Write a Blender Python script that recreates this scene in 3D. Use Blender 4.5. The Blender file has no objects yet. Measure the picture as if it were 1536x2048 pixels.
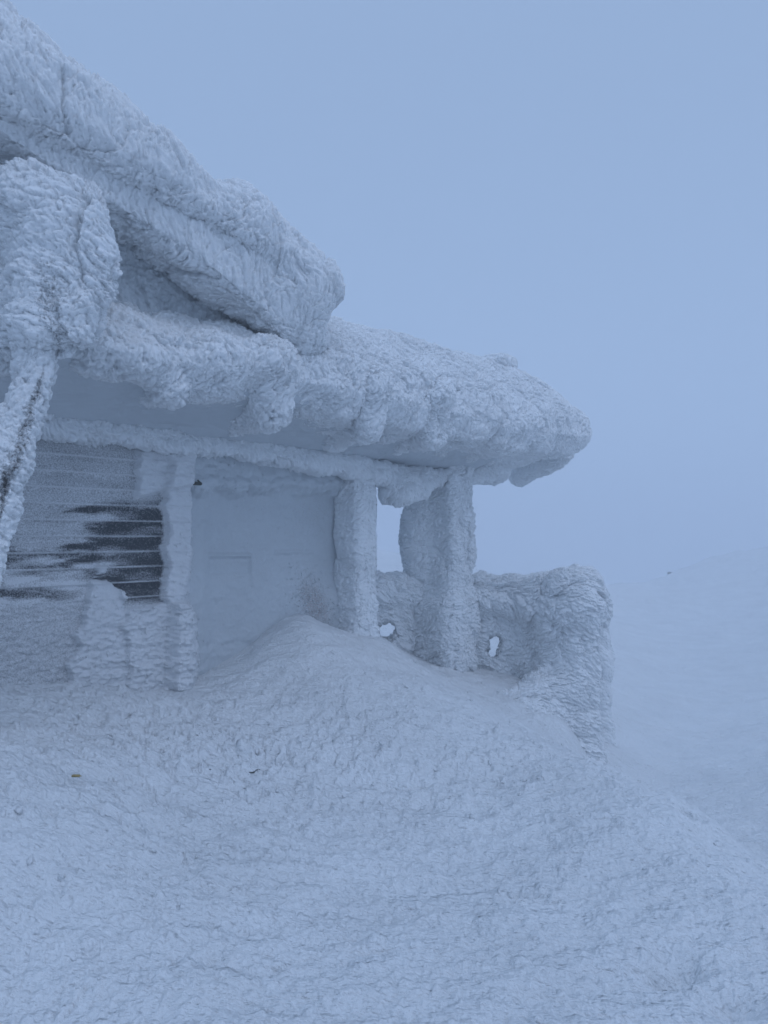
import bpy, math
import numpy as np
from mathutils import Matrix

# ------------------------------------------------------------------ camera, sky, sun
sc = bpy.context.scene
EYE = 1.7                      # metres above the snow at the camera
F = 1475.0                     # focal length in pixels of the 1536 px wide frame
HX, HY = 768.0, 1090.0         # vanishing point of the view direction (horizon row 1090)
cam = bpy.data.cameras.new('camera'); camo = bpy.data.objects.new('camera', cam)
sc.collection.objects.link(camo); sc.camera = camo
camo.location = (0, 0, EYE); camo.rotation_euler = (math.radians(90), 0, 0)
cam.sensor_fit = 'HORIZONTAL'; cam.sensor_width = 36; cam.lens = 36*F/1536
cam.shift_y = (HY-1024)/2048*(2048/2048)
cam.clip_start = .05; cam.clip_end = 3000

SUN_EL, SUN_AZ = math.radians(38), math.radians(150)
w = bpy.data.worlds.new('World'); sc.world = w; w.use_nodes = True
nt = w.node_tree; nt.nodes.clear()
out = nt.nodes.new('ShaderNodeOutputWorld'); bg = nt.nodes.new('ShaderNodeBackground')
sky = nt.nodes.new('ShaderNodeTexSky'); sky.sky_type = 'NISHITA'; sky.sun_disc = False
sky.sun_elevation = SUN_EL; sky.sun_rotation = SUN_AZ; sky.dust_density = 4; sky.air_density = 1; sky.ozone_density = 2
mix = nt.nodes.new('ShaderNodeMix'); mix.data_type = 'RGBA'      # low cloud veils nearly all of the clear sky
mix.inputs[0].default_value = .93
mix.inputs[7].default_value = (3.30, 4.74, 7.34, 1)
geo = nt.nodes.new('ShaderNodeTexCoord'); sep = nt.nodes.new('ShaderNodeSeparateXYZ')
nt.links.new(geo.outputs['Generated'], sep.inputs[0])
def mrange(sock, a, b, c, d):
    m = nt.nodes.new('ShaderNodeMapRange'); m.interpolation_type = 'SMOOTHSTEP'
    for i, v in zip((1, 2, 3, 4), (a, b, c, d)): m.inputs[i].default_value = v
    nt.links.new(sock, m.inputs[0]); return m.outputs[0]
up_ = mrange(sep.outputs['Z'], 0, .6, 1.06, .93); bk_ = mrange(sep.outputs['Z'], .6, 1.0, 1.0, 1.45)
mu = nt.nodes.new('ShaderNodeMath'); mu.operation = 'MULTIPLY'; nt.links.new(up_, mu.inputs[0]); nt.links.new(bk_, mu.inputs[1])
vm = nt.nodes.new('ShaderNodeVectorMath'); vm.operation = 'SCALE'
nt.links.new(sky.outputs[0], mix.inputs[6]); nt.links.new(mix.outputs[2], vm.inputs[0]); nt.links.new(mu.outputs[0], vm.inputs['Scale'])
nt.links.new(vm.outputs[0], bg.inputs[0])
nt.links.new(bg.outputs[0], out.inputs[0]); bg.inputs[1].default_value = .1
sl = bpy.data.lights.new('sun', 'SUN'); so = bpy.data.objects.new('sun', sl); sc.collection.objects.link(so)
sl.energy = .5; sl.angle = math.radians(50); sl.color = (.74, .80, 1.0)
# sun direction: azimuth measured so the light comes from behind-right of the camera, high
from mathutils import Vector
sd = Vector((.45, -.55, 1.0)).normalized()
so.rotation_euler = sd.to_track_quat('Z', 'Y').to_euler()
sky.sun_elevation = math.asin(sd.z); sky.sun_rotation = math.atan2(sd.x, sd.y)
sc.view_settings.view_transform = 'Standard'; sc.view_settings.look = 'None'
sc.view_settings.exposure = 0; sc.view_settings.gamma = 1
sc.cycles.volume_bounces = 6; sc.cycles.max_bounces = 10; sc.cycles.diffuse_bounces = 4

# ------------------------------------------------------------------ numpy noise
def _h(ix, iy, iz, seed):
    h = (ix.astype(np.uint32)*np.uint32(374761393) + iy.astype(np.uint32)*np.uint32(668265263)
         + iz.astype(np.uint32)*np.uint32(2147483647) + np.uint32(seed*974711 & 0xffffffff))
    h = (h ^ (h >> np.uint32(13)))*np.uint32(1274126177)
    h = (h ^ (h >> np.uint32(16)))*np.uint32(2246822519)
    return h ^ (h >> np.uint32(15))
def _i(a): return a.astype(np.int64) & 0xffffffff
def vnoise(p, seed=0):
    """gradient noise, about -1..1"""
    f0 = np.floor(p); f = p-f0; u = f*f*f*(f*(f*6-15)+10)
    r = np.zeros(len(p))
    for dx in (0, 1):
        for dy in (0, 1):
            for dz in (0, 1):
                h = _h(_i(f0[:, 0]+dx), _i(f0[:, 1]+dy), _i(f0[:, 2]+dz), seed)
                gx = (h & np.uint32(1023))/511.5-1; gy = ((h >> np.uint32(10)) & np.uint32(1023))/511.5-1
                gz = ((h >> np.uint32(20)) & np.uint32(1023))/511.5-1
                g = gx*(f[:, 0]-dx)+gy*(f[:, 1]-dy)+gz*(f[:, 2]-dz)
                r += g*(u[:, 0] if dx else 1-u[:, 0])*(u[:, 1] if dy else 1-u[:, 1])*(u[:, 2] if dz else 1-u[:, 2])
    return r*1.4
def fbm(p, o=3, seed=0):
    r = 0; a = 1
    for k in range(o):
        r = r+a*vnoise(p*(2.03**k)+k*7.3, seed+k); a *= .5
    return r
def worley(p, seed=0, wd=None):
    """F1 distance and the id of the cell (0..1)"""
    f0 = np.floor(p); best = np.full(len(p), 9.0); cid = np.zeros(len(p)); dl = np.zeros(len(p))
    for dx in (-1, 0, 1):
        for dy in (-1, 0, 1):
            for dz in (-1, 0, 1):
                cx, cy, cz = f0[:, 0]+dx, f0[:, 1]+dy, f0[:, 2]+dz
                h = _h(_i(cx), _i(cy), _i(cz), seed)
                jx = (h & np.uint32(1023))/1023; jy = ((h >> np.uint32(10)) & np.uint32(1023))/1023
                jz = ((h >> np.uint32(20)) & np.uint32(1023))/1023
                d = (cx+jx-p[:, 0])**2+(cy+jy-p[:, 1])**2+(cz+jz-p[:, 2])**2
                m = d < best
                best[m] = d[m]; cid[m] = jx[m]
                if wd is not None: dl[m] = ((p[:, 0]-cx-jx)*wd[0]+(p[:, 1]-cy-jy)*wd[1]+(p[:, 2]-cz-jz)*wd[2])[m]
    if wd is not None: return np.sqrt(best), cid, dl
    return np.sqrt(best), cid
def sstep(a, b, x):
    t = np.clip((x-a)/(b-a), 0, 1); return t*t*(3-2*t)
def nrmz(v): return v/np.maximum(np.linalg.norm(v, axis=-1, keepdims=True), 1e-9)
rng = np.random.default_rng(7)

# ------------------------------------------------------------------ hut frame
# local hut coordinates: s along the long wall, t out of the wall towards the viewer, z above eye level
PO = np.array([-1.9, 6.0]); U = np.array([.682, .731]); U /= np.linalg.norm(U); NV = np.array([U[1], -U[0]])
ANG = math.atan2(U[1], U[0]); BASE = .35        # world height of the snow at the hut
def P(px, py, t):
    """where the sight line through a photo pixel meets the vertical plane t metres in front of the wall"""
    tx = (px-HX)/F; o = PO+t*NV
    s = (tx*o[1]-o[0])/(U[0]-tx*U[1]); d = o[1]+s*U[1]
    return np.array([s, t, (HY-py)/F*d])
def D(px, t):
    p = P(px, HY, t); return PO[1]+t*NV[1]+p[0]*U[1]
def st_world(p):
    q = np.empty_like(p); q[:, 0] = PO[0]+p[:, 0]*U[0]+p[:, 1]*NV[0]; q[:, 1] = PO[1]+p[:, 0]*U[1]+p[:, 1]*NV[1]
    q[:, 2] = p[:, 2]+EYE; return q
def st_local(p): return np.stack([p[:, 0], -p[:, 1], p[:, 2]+EYE-BASE], 1)
def ZX(px, py, d):
    """point at depth d -> (s,t,z)"""
    X = (px-HX)/F*d - PO[0]; Y = d-PO[1]
    return np.array([X*U[0]+Y*U[1], X*NV[0]+Y*NV[1], (HY-py)/F*d])
WIND = nrmz(np.array([-.55, .80, .12]))         # rime grows into the wind, in (s,t,z)

# ------------------------------------------------------------------ surface nets
def nets(f, lo, h):
    nx, ny, nz = f.shape; s = f < 0
    cs = np.zeros((nx-1, ny-1, nz-1), np.int8)
    for a in (0, 1):
        for b in (0, 1):
            for c in (0, 1):
                cs += s[a:nx-1+a, b:ny-1+b, c:nz-1+c]
    act = (cs > 0) & (cs < 8)
    I = np.argwhere(act); idx = np.full(act.shape, -1, np.int64); idx[act] = np.arange(len(I))
    acc = np.zeros((len(I), 3)); cnt = np.zeros(len(I))
    x, y, z = I.T
    cor = [(a, b, c) for a in (0, 1) for b in (0, 1) for c in (0, 1)]
    for i, A in enumerate(cor):
        for B in cor[i+1:]:
            if sum(abs(A[k]-B[k]) for k in range(3)) != 1: continue
            fa = f[x+A[0], y+A[1], z+A[2]]; fb = f[x+B[0], y+B[1], z+B[2]]
            m = (fa < 0) != (fb < 0)
            t = np.where(m, fa/np.where(m, fa-fb, 1), 0)[:, None]
            p = np.array(A)+(np.array(B)-np.array(A))*t
            acc += p*m[:, None]; cnt += m
    V = (I+acc/cnt[:, None])*h+lo
    Q = []
    # edges along each axis
    for ax in range(3):
        sl0 = [slice(None)]*3; sl1 = [slice(None)]*3
        sl0[ax] = slice(0, -1); sl1[ax] = slice(1, None)
        e = s[tuple(sl0)] != s[tuple(sl1)]
        E = np.argwhere(e); o = [k for k in range(3) if k != ax]
        ok = (E[:, o[0]] > 0) & (E[:, o[1]] > 0) & (E[:, o[0]] < f.shape[o[0]]-1) & (E[:, o[1]] < f.shape[o[1]]-1)
        E = E[ok]
        def at(d0, d1):
            J = E.copy(); J[:, o[0]] -= d0; J[:, o[1]] -= d1; return idx[J[:, 0], J[:, 1], J[:, 2]]
        q = np.stack([at(0, 0), at(1, 0), at(1, 1), at(0, 1)], 1)
        inside = s[E[:, 0], E[:, 1], E[:, 2]]
        flip = inside if ax != 1 else ~inside
        q[~flip] = q[~flip][:, ::-1]
        Q.append(q)
    Q = np.concatenate(Q); Q = Q[:, ::-1] if False else Q
    return V, Q
def vnormals(V, Q):
    n = np.cross(V[Q[:, 2]]-V[Q[:, 0]], V[Q[:, 3]]-V[Q[:, 1]])
    N = np.zeros_like(V)
    for k in range(4): 
        for c in range(3): N[:, c] += np.bincount(Q[:, k], n[:, c], len(V))
    return nrmz(N)
def fix_orient(V, Q, f=None):
    # signed volume must be positive
    a, b, c, d = (V[Q[:, k]] for k in range(4))
    v = np.sum(np.cross(a, b)*c)+np.sum(np.cross(a, c)*d)
    return Q if v > 0 else Q[:, ::-1].copy()

def build(name, V, Q, mat, parent=None, T=None, attrs=None, smooth=True):
    me = bpy.data.meshes.new(name)
    nT = 0 if T is None else len(T)
    me.vertices.add(len(V)); me.vertices.foreach_set('co', V.astype(np.float32).ravel())
    L = Q.ravel() if T is None else np.concatenate([Q.ravel(), T.ravel()])
    me.loops.add(len(L)); me.loops.foreach_set('vertex_index', L.astype(np.int32))
    n = len(Q)+nT; me.polygons.add(n)
    st = np.arange(len(Q))*4
    if nT: st = np.concatenate([st, len(Q)*4+np.arange(nT)*3])
    me.polygons.foreach_set('loop_start', st.astype(np.int32))
    me.polygons.foreach_set('use_smooth', np.full(n, smooth))
    me.update(calc_edges=True)
    for k, a in (attrs or {}).items():
        A = me.attributes.new(k, 'FLOAT', 'POINT'); A.data.foreach_set('value', a.astype(np.float32))
    me.materials.append(mat)
    o = bpy.data.objects.new(name, me); sc.collection.objects.link(o)
    if parent is not None: o.parent = parent
    return o

# ------------------------------------------------------------------ rime
def rime(V, N, amp=1.0, seed=0, wd=WIND, stretch=.5, fine=1.0, M=None):
    """fine combed lobes at four sizes; M stretches them along the growth; returns points and lobe height 0..1"""
    q = V-(V@wd)[:, None]*wd*stretch if M is None else V@np.array(M).T
    wob = np.stack([vnoise(V*4+3, seed+1), vnoise(V*4+11, seed+2), vnoise(V*4+19, seed+3)], 1)
    fin = np.stack([vnoise(V*22+3, seed+11), vnoise(V*22+11, seed+12), vnoise(V*22+19, seed+13)], 1)
    k = 1/(1-stretch)
    a, ida, da = worley(q*5.5+wob*.5+fin*.05, seed+4, wd)
    b, idb, db = worley(q*14+wob*1.1+fin*.12, seed+5, wd)
    c, idc, dc = worley(q*29+wob*2+fin*.25, seed+6, wd)
    e, ide, de = worley(q*54+wob*3+fin*.4, seed+8, wd)
    big = fbm(V*2.0, 2, seed+7)
    g0, idg, dg = worley(V*3.1+wob*.35+fin*.05, seed+10, wd)
    G = 1-np.clip(g0, 0, 1)**2+k*.2*dg
    A = 1-np.clip(a, 0, 1)**2+k*.25*da; B = 1-np.clip(b, 0, 1)**2+k*.35*db
    C = 1-np.clip(c, 0, 1)**2+k*.4*dc; E = 1-np.clip(e, 0, 1)**2+k*.4*de
    mod = np.clip(.75+1.1*vnoise(V*1.7+40, seed+9), .25, 1.6)
    h = .040*big + .062*(G-.6)*(.2+1.3*idg) + mod*(.030*(A-.6)*(.4+1.1*ida) + .020*(B-.6)*(.3+1.2*idb)) + .0145*fine*(C-.6)*(.4+idc) + .010*fine*(E-.6)
    h = h*amp
    d = nrmz(N+.5*wd)
    return V+d*h[:, None], np.clip(.4*A+.35*B+.2*idb, 0, 1)

def subdiv(V, Q, sel):
    """split the selected quads in four, rounding as it goes; the rest keep their size"""
    N = vnormals(V, Q); q = Q[sel]; rest = Q[~sel]
    E = np.stack([q, np.roll(q, -1, 1)], 2).reshape(-1, 2); Es = np.sort(E, 1)
    key = Es[:, 0].astype(np.int64)*len(V)+Es[:, 1]; u, first, inv = np.unique(key, return_index=True, return_inverse=True)
    a, b = Es[first].T
    mid = (V[a]+V[b])/2
    e = V[b]-V[a]                                # round the edge point with the end normals
    bow = (np.sum(N[b]*e, 1)-np.sum(N[a]*e, 1))/8
    mid = mid+nrmz(N[a]+N[b])*bow[:, None]
    n0 = len(V); m = inv.reshape(-1, 4)+n0
    n1 = n0+len(mid); cen = mid[inv.reshape(-1, 4)].mean(1); c = n1+np.arange(len(q))
    VV = np.concatenate([V, mid, cen])
    nq = np.concatenate([np.stack([q[:, i], m[:, i], c, m[:, (i+3) % 4]], 1) for i in range(4)])
    return VV, np.concatenate([nq, rest]), np.concatenate([np.ones(len(nq), bool), np.zeros(len(rest), bool)])

def feathers(V, Q, N, n, L, W, seed=0, wd=WIND, wind=.8, flat=.45, jit=.35, dens=None, up=None, clump=None):
    r = np.random.default_rng(seed)
    a, b, c, d = (V[Q[:, k]] for k in range(4))
    ar = np.linalg.norm(np.cross(c-a, d-b), axis=1)
    if dens is not None: ar = ar*dens[Q[:, 0]]
    cum = np.cumsum(ar); k = np.searchsorted(cum, r.random(n)*cum[-1]); k = np.minimum(k, len(Q)-1)
    uv = r.random((n, 2)); u = uv[:, :1]; v = uv[:, 1:]
    p = (a[k]*(1-u)+b[k]*u)*(1-v)+(d[k]*(1-u)+c[k]*u)*v
    nn = N[Q[k, 0]]
    loc = np.stack([vnoise(p*9+5, seed+21), vnoise(p*9+15, seed+22), vnoise(p*9+25, seed+23)], 1)
    dr = nrmz(nn*.8+wd*wind+loc*.5+r.normal(size=(n, 3))*jit)
    if up is not None: dr = nrmz(dr+np.array(up))
    ln = L*(.35+.8*r.random(n)**1.5)*(1+.5*vnoise(p*5, seed+30))
    if clump is not None: ln = ln*(.55+.8*clump[Q[k, 0]])
    sd = nrmz(np.cross(dr, nrmz(nn+r.normal(size=(n, 3))*.5))); bt = np.cross(dr, sd)
    wv = W*(.6+.8*r.random(n))[:, None]; ln = ln[:, None]
    base = p-dr*ln*.55
    P3 = [base+sd*wv*.5, base+bt*wv*flat*.6, base-sd*wv*.5, base-bt*wv*flat*.6]
    m = p+dr*ln*.25
    M3 = [m+sd*wv*.62, m+bt*wv*flat*.6, m-sd*wv*.62, m-bt*wv*flat*.6]
    tip = p+dr*ln+bt*wv*.15
    VV = np.stack(P3+M3+[tip], 1).reshape(-1, 3)
    o = (np.arange(n)*9)[:, None]
    q = np.concatenate([o+np.array([[i, (i+1) % 4, 4+(i+1) % 4, 4+i]]) for i in range(4)])
    t = np.concatenate([o+np.array([[4+i, 4+(i+1) % 4, 8]]) for i in range(4)])
    return VV, q, t
def join(V, Q, fs):
    VV = [V]; QQ = [Q]; TT = []; o = len(V)
    for (v, q, t) in fs:
        VV.append(v); QQ.append(q+o); TT.append(t+o); o += len(v)
    return np.concatenate(VV), np.concatenate(QQ), (np.concatenate(TT) if TT else None)

# ------------------------------------------------------------------ SDF pieces
def smin(a, b, k): h = np.clip(.5+.5*(b-a)/k, 0, 1); return b*(1-h)+a*h-k*h*(1-h)
def smax(a, b, k): return -smin(-a, -b, k)
def box(g, lo, hi, r=.03):
    c = (np.array(lo)+np.array(hi))/2; e = (np.array(hi)-np.array(lo))/2-r
    q = [np.abs(g[i]-c[i])-e[i] for i in range(3)]
    return np.sqrt(sum(np.maximum(x, 0)**2 for x in q))+np.minimum(np.maximum(np.maximum(q[0], q[1]), q[2]), 0)-r
def ell(g, c, r):
    r = np.array(r, float)*np.ones(3)
    k = np.sqrt(sum(((g[i]-c[i])/r[i])**2 for i in range(3)))
    return (k-1)*r.min()
def caps(g, a, b, ra, rb):
    a = np.array(a); b = np.array(b); ab = b-a; L = ab@ab
    h = np.clip(sum((g[i]-a[i])*ab[i] for i in range(3))/L, 0, 1)
    return np.sqrt(sum((g[i]-a[i]-h*ab[i])**2 for i in range(3)))-(ra+(rb-ra)*h)
def poly(y, z, pts):
    pts = np.array(pts); d = np.full(y.shape, 1e9); s = np.ones(y.shape)
    n = len(pts)
    for i in range(n):
        a = pts[i]; b = pts[i-1]; e = b-a
        wy = y-a[0]; wz = z-a[1]; t = np.clip((wy*e[0]+wz*e[1])/(e@e), 0, 1)
        d = np.minimum(d, (wy-e[0]*t)**2+(wz-e[1]*t)**2)
        c1 = z >= a[1]; c2 = z < b[1]; c3 = e[0]*wz > e[1]*wy
        s = np.where((c1 & c2 & c3) | (~c1 & ~c2 & ~c3), -s, s)
    return s*np.sqrt(d)
def grid(lo, hi, h):
    ax = [np.arange(lo[i], hi[i]+h, h) for i in range(3)]
    return np.meshgrid(*ax, indexing='ij', sparse=False), np.array(lo, float)
def rime_part(name, sdf, lo, hi, h, mat, parent, amp=1, nf=0, L=.05, W=.02, seed=0, wd=WIND, wind=.8, jit=.35,
              stretch=.5, bare=None, fine=1.0, dens=None, flat=.6, sub=0, M=None):
    g, l = grid(lo, hi, h); f = sdf(g); V, Q = nets(f, l, h); Q = fix_orient(V, Q); N = vnormals(V, Q)
    amp_ = amp(V) if callable(amp) else amp
    if sub:
        w_ = st_world(V); c_ = w_[Q[:, 0]]-np.array([0, 0, EYE])
        Nw = np.stack([N[:, 0]*U[0]+N[:, 1]*NV[0], N[:, 0]*U[1]+N[:, 1]*NV[1], N[:, 2]], 1)[Q[:, 0]]
        sel = (np.sum(nrmz(c_)*Nw, 1) < .30) & (np.abs(c_[:, 0]) < .72*c_[:, 1]+.3)
        for _ in range(sub): V, Q, sel = subdiv(V, Q, sel)
        N = vnormals(V, Q); amp_ = amp(V) if callable(amp) else amp
    V2, cl = rime(V, N, amp_, seed, wd, stretch, fine, M); N2 = vnormals(V2, Q)
    fs = []
    de = dens(V2, N2) if dens else None
    at = {}
    B = bare(V2) if bare else None
    if B is not None: de = (1-np.clip(B*1.2, 0, 1)) if de is None else de*(1-np.clip(B*1.2, 0, 1))
    # tufts only where the surface can be seen from the open side
    vis = np.ones(len(V2)) if de is None else de
    if nf: fs.append(feathers(V2, Q, N2, nf, L, W, seed+50, wd, wind, flat, jit, vis, clump=cl))
    n0 = len(V2); V3, Q3, T3 = join(V2, Q, fs)
    if B is not None: at['bare'] = np.concatenate([B, np.zeros(len(V3)-n0)])
    V4 = st_local(V3)   # mirrors, so flip the winding
    return build(name, V4, Q3[:, ::-1].copy(), mat, parent, None if T3 is None else T3[:, ::-1].copy(), at)

# ------------------------------------------------------------------ materials
def newmat(name):
    m = bpy.data.materials.new(name); m.use_nodes = True; n = m.node_tree; b = n.nodes['Principled BSDF']
    b.inputs['Roughness'].default_value = .75
    if 'Specular IOR Level' in b.inputs: b.inputs['Specular IOR Level'].default_value = .25
    return m, n, b
def snow_mat(name, col, bump=.5, sc1=60, sc2=200, dist=.01, sss=.0):
    m, n, b = newmat(name)
    tc = n.nodes.new('ShaderNodeTexCoord')
    n1 = n.nodes.new('ShaderNodeTexNoise'); n1.inputs['Scale'].default_value = sc1; n1.inputs['Detail'].default_value = 3
    n2 = n.nodes.new('ShaderNodeTexNoise'); n2.inputs['Scale'].default_value = 1.3; n2.inputs['Detail'].default_value = 2
    r = n.nodes.new('ShaderNodeValToRGB'); c = np.array(col)
    r.color_ramp.elements[0].position = .3; r.color_ramp.elements[0].color = (*(c*.95), 1)
    r.color_ramp.elements[1].position = .7; r.color_ramp.elements[1].color = (*np.minimum(c*1.03, .97), 1)
    bp = n.nodes.new('ShaderNodeBump'); bp.inputs['Strength'].default_value = bump; bp.inputs['Distance'].default_value = dist
    if sss:
        b.inputs['Subsurface Weight'].default_value = sss; b.inputs['Subsurface Radius'].default_value = (1, 1, 1); b.inputs['Subsurface Scale'].default_value = .022
    for x in (n1, n2): n.links.new(tc.outputs['Object'], x.inputs['Vector'])
    n.links.new(n2.outputs[0], r.inputs[0]); n.links.new(r.outputs[0], b.inputs['Base Color'])
    n.links.new(n1.outputs[0], bp.inputs['Height']); n.links.new(bp.outputs[0], b.inputs['Normal'])
    return m, n, b, r, tc
SNOWC = (.76, .787, .805)
M_rime = snow_mat('rime ice', SNOWC, .6, 70, sss=.6)[0]
M_ground = snow_mat('wind packed snow', (.715, .74, .757), .85, 48, dist=.022, sss=.5)[0]
_n = M_ground.node_tree; _tc = _n.nodes.new('ShaderNodeTexCoord'); _mp = _n.nodes.new('ShaderNodeMapping')
_mp.inputs['Scale'].default_value = (1.1, 3.4, 1); _mp.inputs['Rotation'].default_value = (0, 0, .12)
_nz = _n.nodes.new('ShaderNodeTexNoise'); _nz.inputs['Scale'].default_value = 1.7; _nz.inputs['Detail'].default_value = 5; _nz.inputs['Roughness'].default_value = .6
_b2 = _n.nodes.new('ShaderNodeBump'); _b2.inputs['Strength'].default_value = .9; _b2.inputs['Distance'].default_value = .16
_b1 = [x for x in _n.nodes if x.type == 'BUMP' and x != _b2][0]
_n.links.new(_tc.outputs['Object'], _mp.inputs[0]); _n.links.new(_mp.outputs[0], _nz.inputs['Vector']); _n.links.new(_nz.outputs[0], _b2.inputs['Height'])
_n.links.new(_b2.outputs[0], _b1.inputs['Normal'])
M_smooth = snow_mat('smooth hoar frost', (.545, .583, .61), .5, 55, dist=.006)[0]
def bare_mat(name, snow, dark, sp_scale, stretch=(1, 1, 1), mul=2.3, sss=0):
    m, n, b, r, tc = snow_mat(name, snow, .5, 60, sss=sss)
    at = n.nodes.new('ShaderNodeAttribute'); at.attribute_name = 'bare'
    mp = n.nodes.new('ShaderNodeMapping'); mp.inputs['Scale'].default_value = stretch
    nz = n.nodes.new('ShaderNodeTexNoise'); nz.inputs['Scale'].default_value = sp_scale; nz.inputs['Detail'].default_value = 4
    nz.inputs['Roughness'].default_value = .7
    n.links.new(tc.outputs['Object'], mp.inputs[0]); n.links.new(mp.outputs[0], nz.inputs['Vector'])
    # bare wins where attribute + (noise-.5) > .5
    ad = n.nodes.new('ShaderNodeMath'); ad.operation = 'MULTIPLY_ADD'; ad.inputs[1].default_value = mul; 
    sb = n.nodes.new('ShaderNodeMath'); sb.operation = 'SUBTRACT'; sb.inputs[1].default_value = .5
    n.links.new(nz.outputs[0], sb.inputs[0]); n.links.new(sb.outputs[0], ad.inputs[0]); n.links.new(at.outputs['Fac'], ad.inputs[2])
    rr = n.nodes.new('ShaderNodeMapRange'); rr.inputs['From Min'].default_value = .15; rr.inputs['From Max'].default_value = .95
    n.links.new(ad.outputs[0], rr.inputs['Value'])
    mx = n.nodes.new('ShaderNodeMix'); mx.data_type = 'RGBA'; mx.inputs[7].default_value = (*dark, 1)
    n.links.new(rr.outputs[0], mx.inputs[0]); n.links.new(r.outputs[0], mx.inputs[6])
    n.links.new(mx.outputs[2], b.inputs['Base Color'])
    return m
M_wood = bare_mat('frosted weathered timber', (.68, .70, .72), (.028, .032, .038), 95, mul=1.7)
M_pole = bare_mat('rime over dark timber', SNOWC, (.05, .05, .05), 60, sss=.5)
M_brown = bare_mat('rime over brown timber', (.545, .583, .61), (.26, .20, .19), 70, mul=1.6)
M_dark, _n, _b = newmat('dark debris'); _b.inputs['Base Color'].default_value = (.05, .055, .045, 1)
M_ochre, _n, _b = newmat('ochre lichen'); _b.inputs['Base Color'].default_value = (.32, .25, .10, 1)

def tag(o, label=None, cat=None, group=None, kind=None):
    if label: o['label'] = label
    if cat: o['category'] = cat
    if group: o['group'] = group
    if kind: o['kind'] = kind
    return o
def hut_frame(name):
    o = bpy.data.objects.new(name, None); sc.collection.objects.link(o)
    o.location = (PO[0], PO[1], BASE); o.rotation_euler = (0, 0, ANG); return o

# ------------------------------------------------------------------ ground: one sheet from the drift at the hut out to the slope
CP = [ # (px, py, depth)
 (0, 2048, 2.5), (384, 2048, 2.5), (768, 2048, 2.55), (1150, 2048, 2.6), (1536, 2048, 2.65),
 (0, 1750, 3.0), (0, 1600, 3.45), (60, 1520, 4.1), (0, 1450, 4.6), (0, 1392, 5.1), (200, 1392, 5.65), (350, 1392, 6.1),
 (200, 1470, 4.9), (400, 1550, 4.65), (400, 1700, 3.75), (400, 1450, 5.5), (420, 1360, 6.5), (500, 1315, 6.85), (600, 1248, 7.2), (650, 1268, 7.35), (700, 1290, 7.15),
 (760, 1335, 6.9), (600, 1400, 6.0), (850, 1385, 6.6), (940, 1435, 6.3), (1100, 1500, 5.9), (1230, 1556, 5.45), (1390, 1645, 4.75), (1536, 1755, 4.05),
 (768, 1600, 4.6), (768, 1470, 5.5), (1100, 1700, 4.0), (1300, 1800, 3.5), (1000, 1580, 4.9),
 (830, 1342, 8.1), (900, 1352, 8.5), (960, 1362, 8.7), (960, 1400, 7.9), (1040, 1385, 8.5), (1040, 1440, 7.7), (1110, 1430, 8.2), (1110, 1480, 7.6), (1160, 1530, 7.6), (1200, 1600, 7.6),
 (760, 1290, 7.9), (700, 1300, 8.0),
 (1300, 1640, 7.3), (1450, 1750, 6.0), (1536, 1850, 5.3), 
 (1300, 1500, 10.0), (1536, 1600, 8.0), (1536, 1450, 11.5), (1300, 1350, 16), (1536, 1300, 20), (1300, 1240, 30), (1536, 1200, 34),
 (1300, 1180, 48), (1536, 1110, 58), (1400, 1145, 52), (768, 1290, 14), (768, 1200, 30), (768, 1150, 70), (1150, 1185, 45), (1050, 1280, 16), (1300, 1235, 75), (1536, 1175, 85), (1000, 1230, 70), (1536, 1250, 120), (1100, 1260, 110)]
pts = []; zz = []
for px, py, d in CP:
    pts.append(((px-HX)/F*d, d)); zz.append((HY-py)/F*d)
for X, Y, z in [(-3, 1, -1.5), (3, 1, -1.75), (0, 0, -1.68), (0, -4, -1.8), (-6, 3, -1.0), (-6, 8, -1.2), (-3, 12, -1.6), (6, 0, -2.2), (-10, -10, -1.5),
                (10, -10, -3), (0, -40, -4), (-40, 0, -3), (40, 0, -2.5), (60, 40, .8), (40, 70, -1.5), (0, 110, -14), (-40, 50, -9), (-80, -80, -5), (80, -60, 0), (100, 100, -14), (-100, 120, -16), (200, 200, -30), (-200, 200, -30), (200, -200, 0), (-200, -200, -8)]:
    pts.append((X, Y)); zz.append(z)
pts = np.array(pts); zz = np.array(zz)
def mp(p):
    r = np.linalg.norm(p, axis=1, keepdims=True)+1e-6; return p*np.log1p(r/2.5)/r*2
mpts = mp(pts)
def kern(r2): return .5*r2*np.log(r2+1e-9)
A_ = kern(((mpts[:, None]-mpts[None])**2).sum(2)); A_ += np.eye(len(mpts))*.0006
Bm = np.concatenate([np.ones((len(mpts), 1)), mpts], 1)
Kx = np.block([[A_, Bm], [Bm.T, np.zeros((3, 3))]])
cf = np.linalg.solve(Kx, np.concatenate([zz, np.zeros(3)]))
def ground_z(X, Y):
    m = mp(np.stack([X, Y], 1)); z = np.zeros(len(m))
    for i in range(len(mpts)):
        z += cf[i]*kern((m[:, 0]-mpts[i, 0])**2+(m[:, 1]-mpts[i, 1])**2)
    return z+cf[-3]+m[:, 0]*cf[-2]+m[:, 1]*cf[-1]
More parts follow.
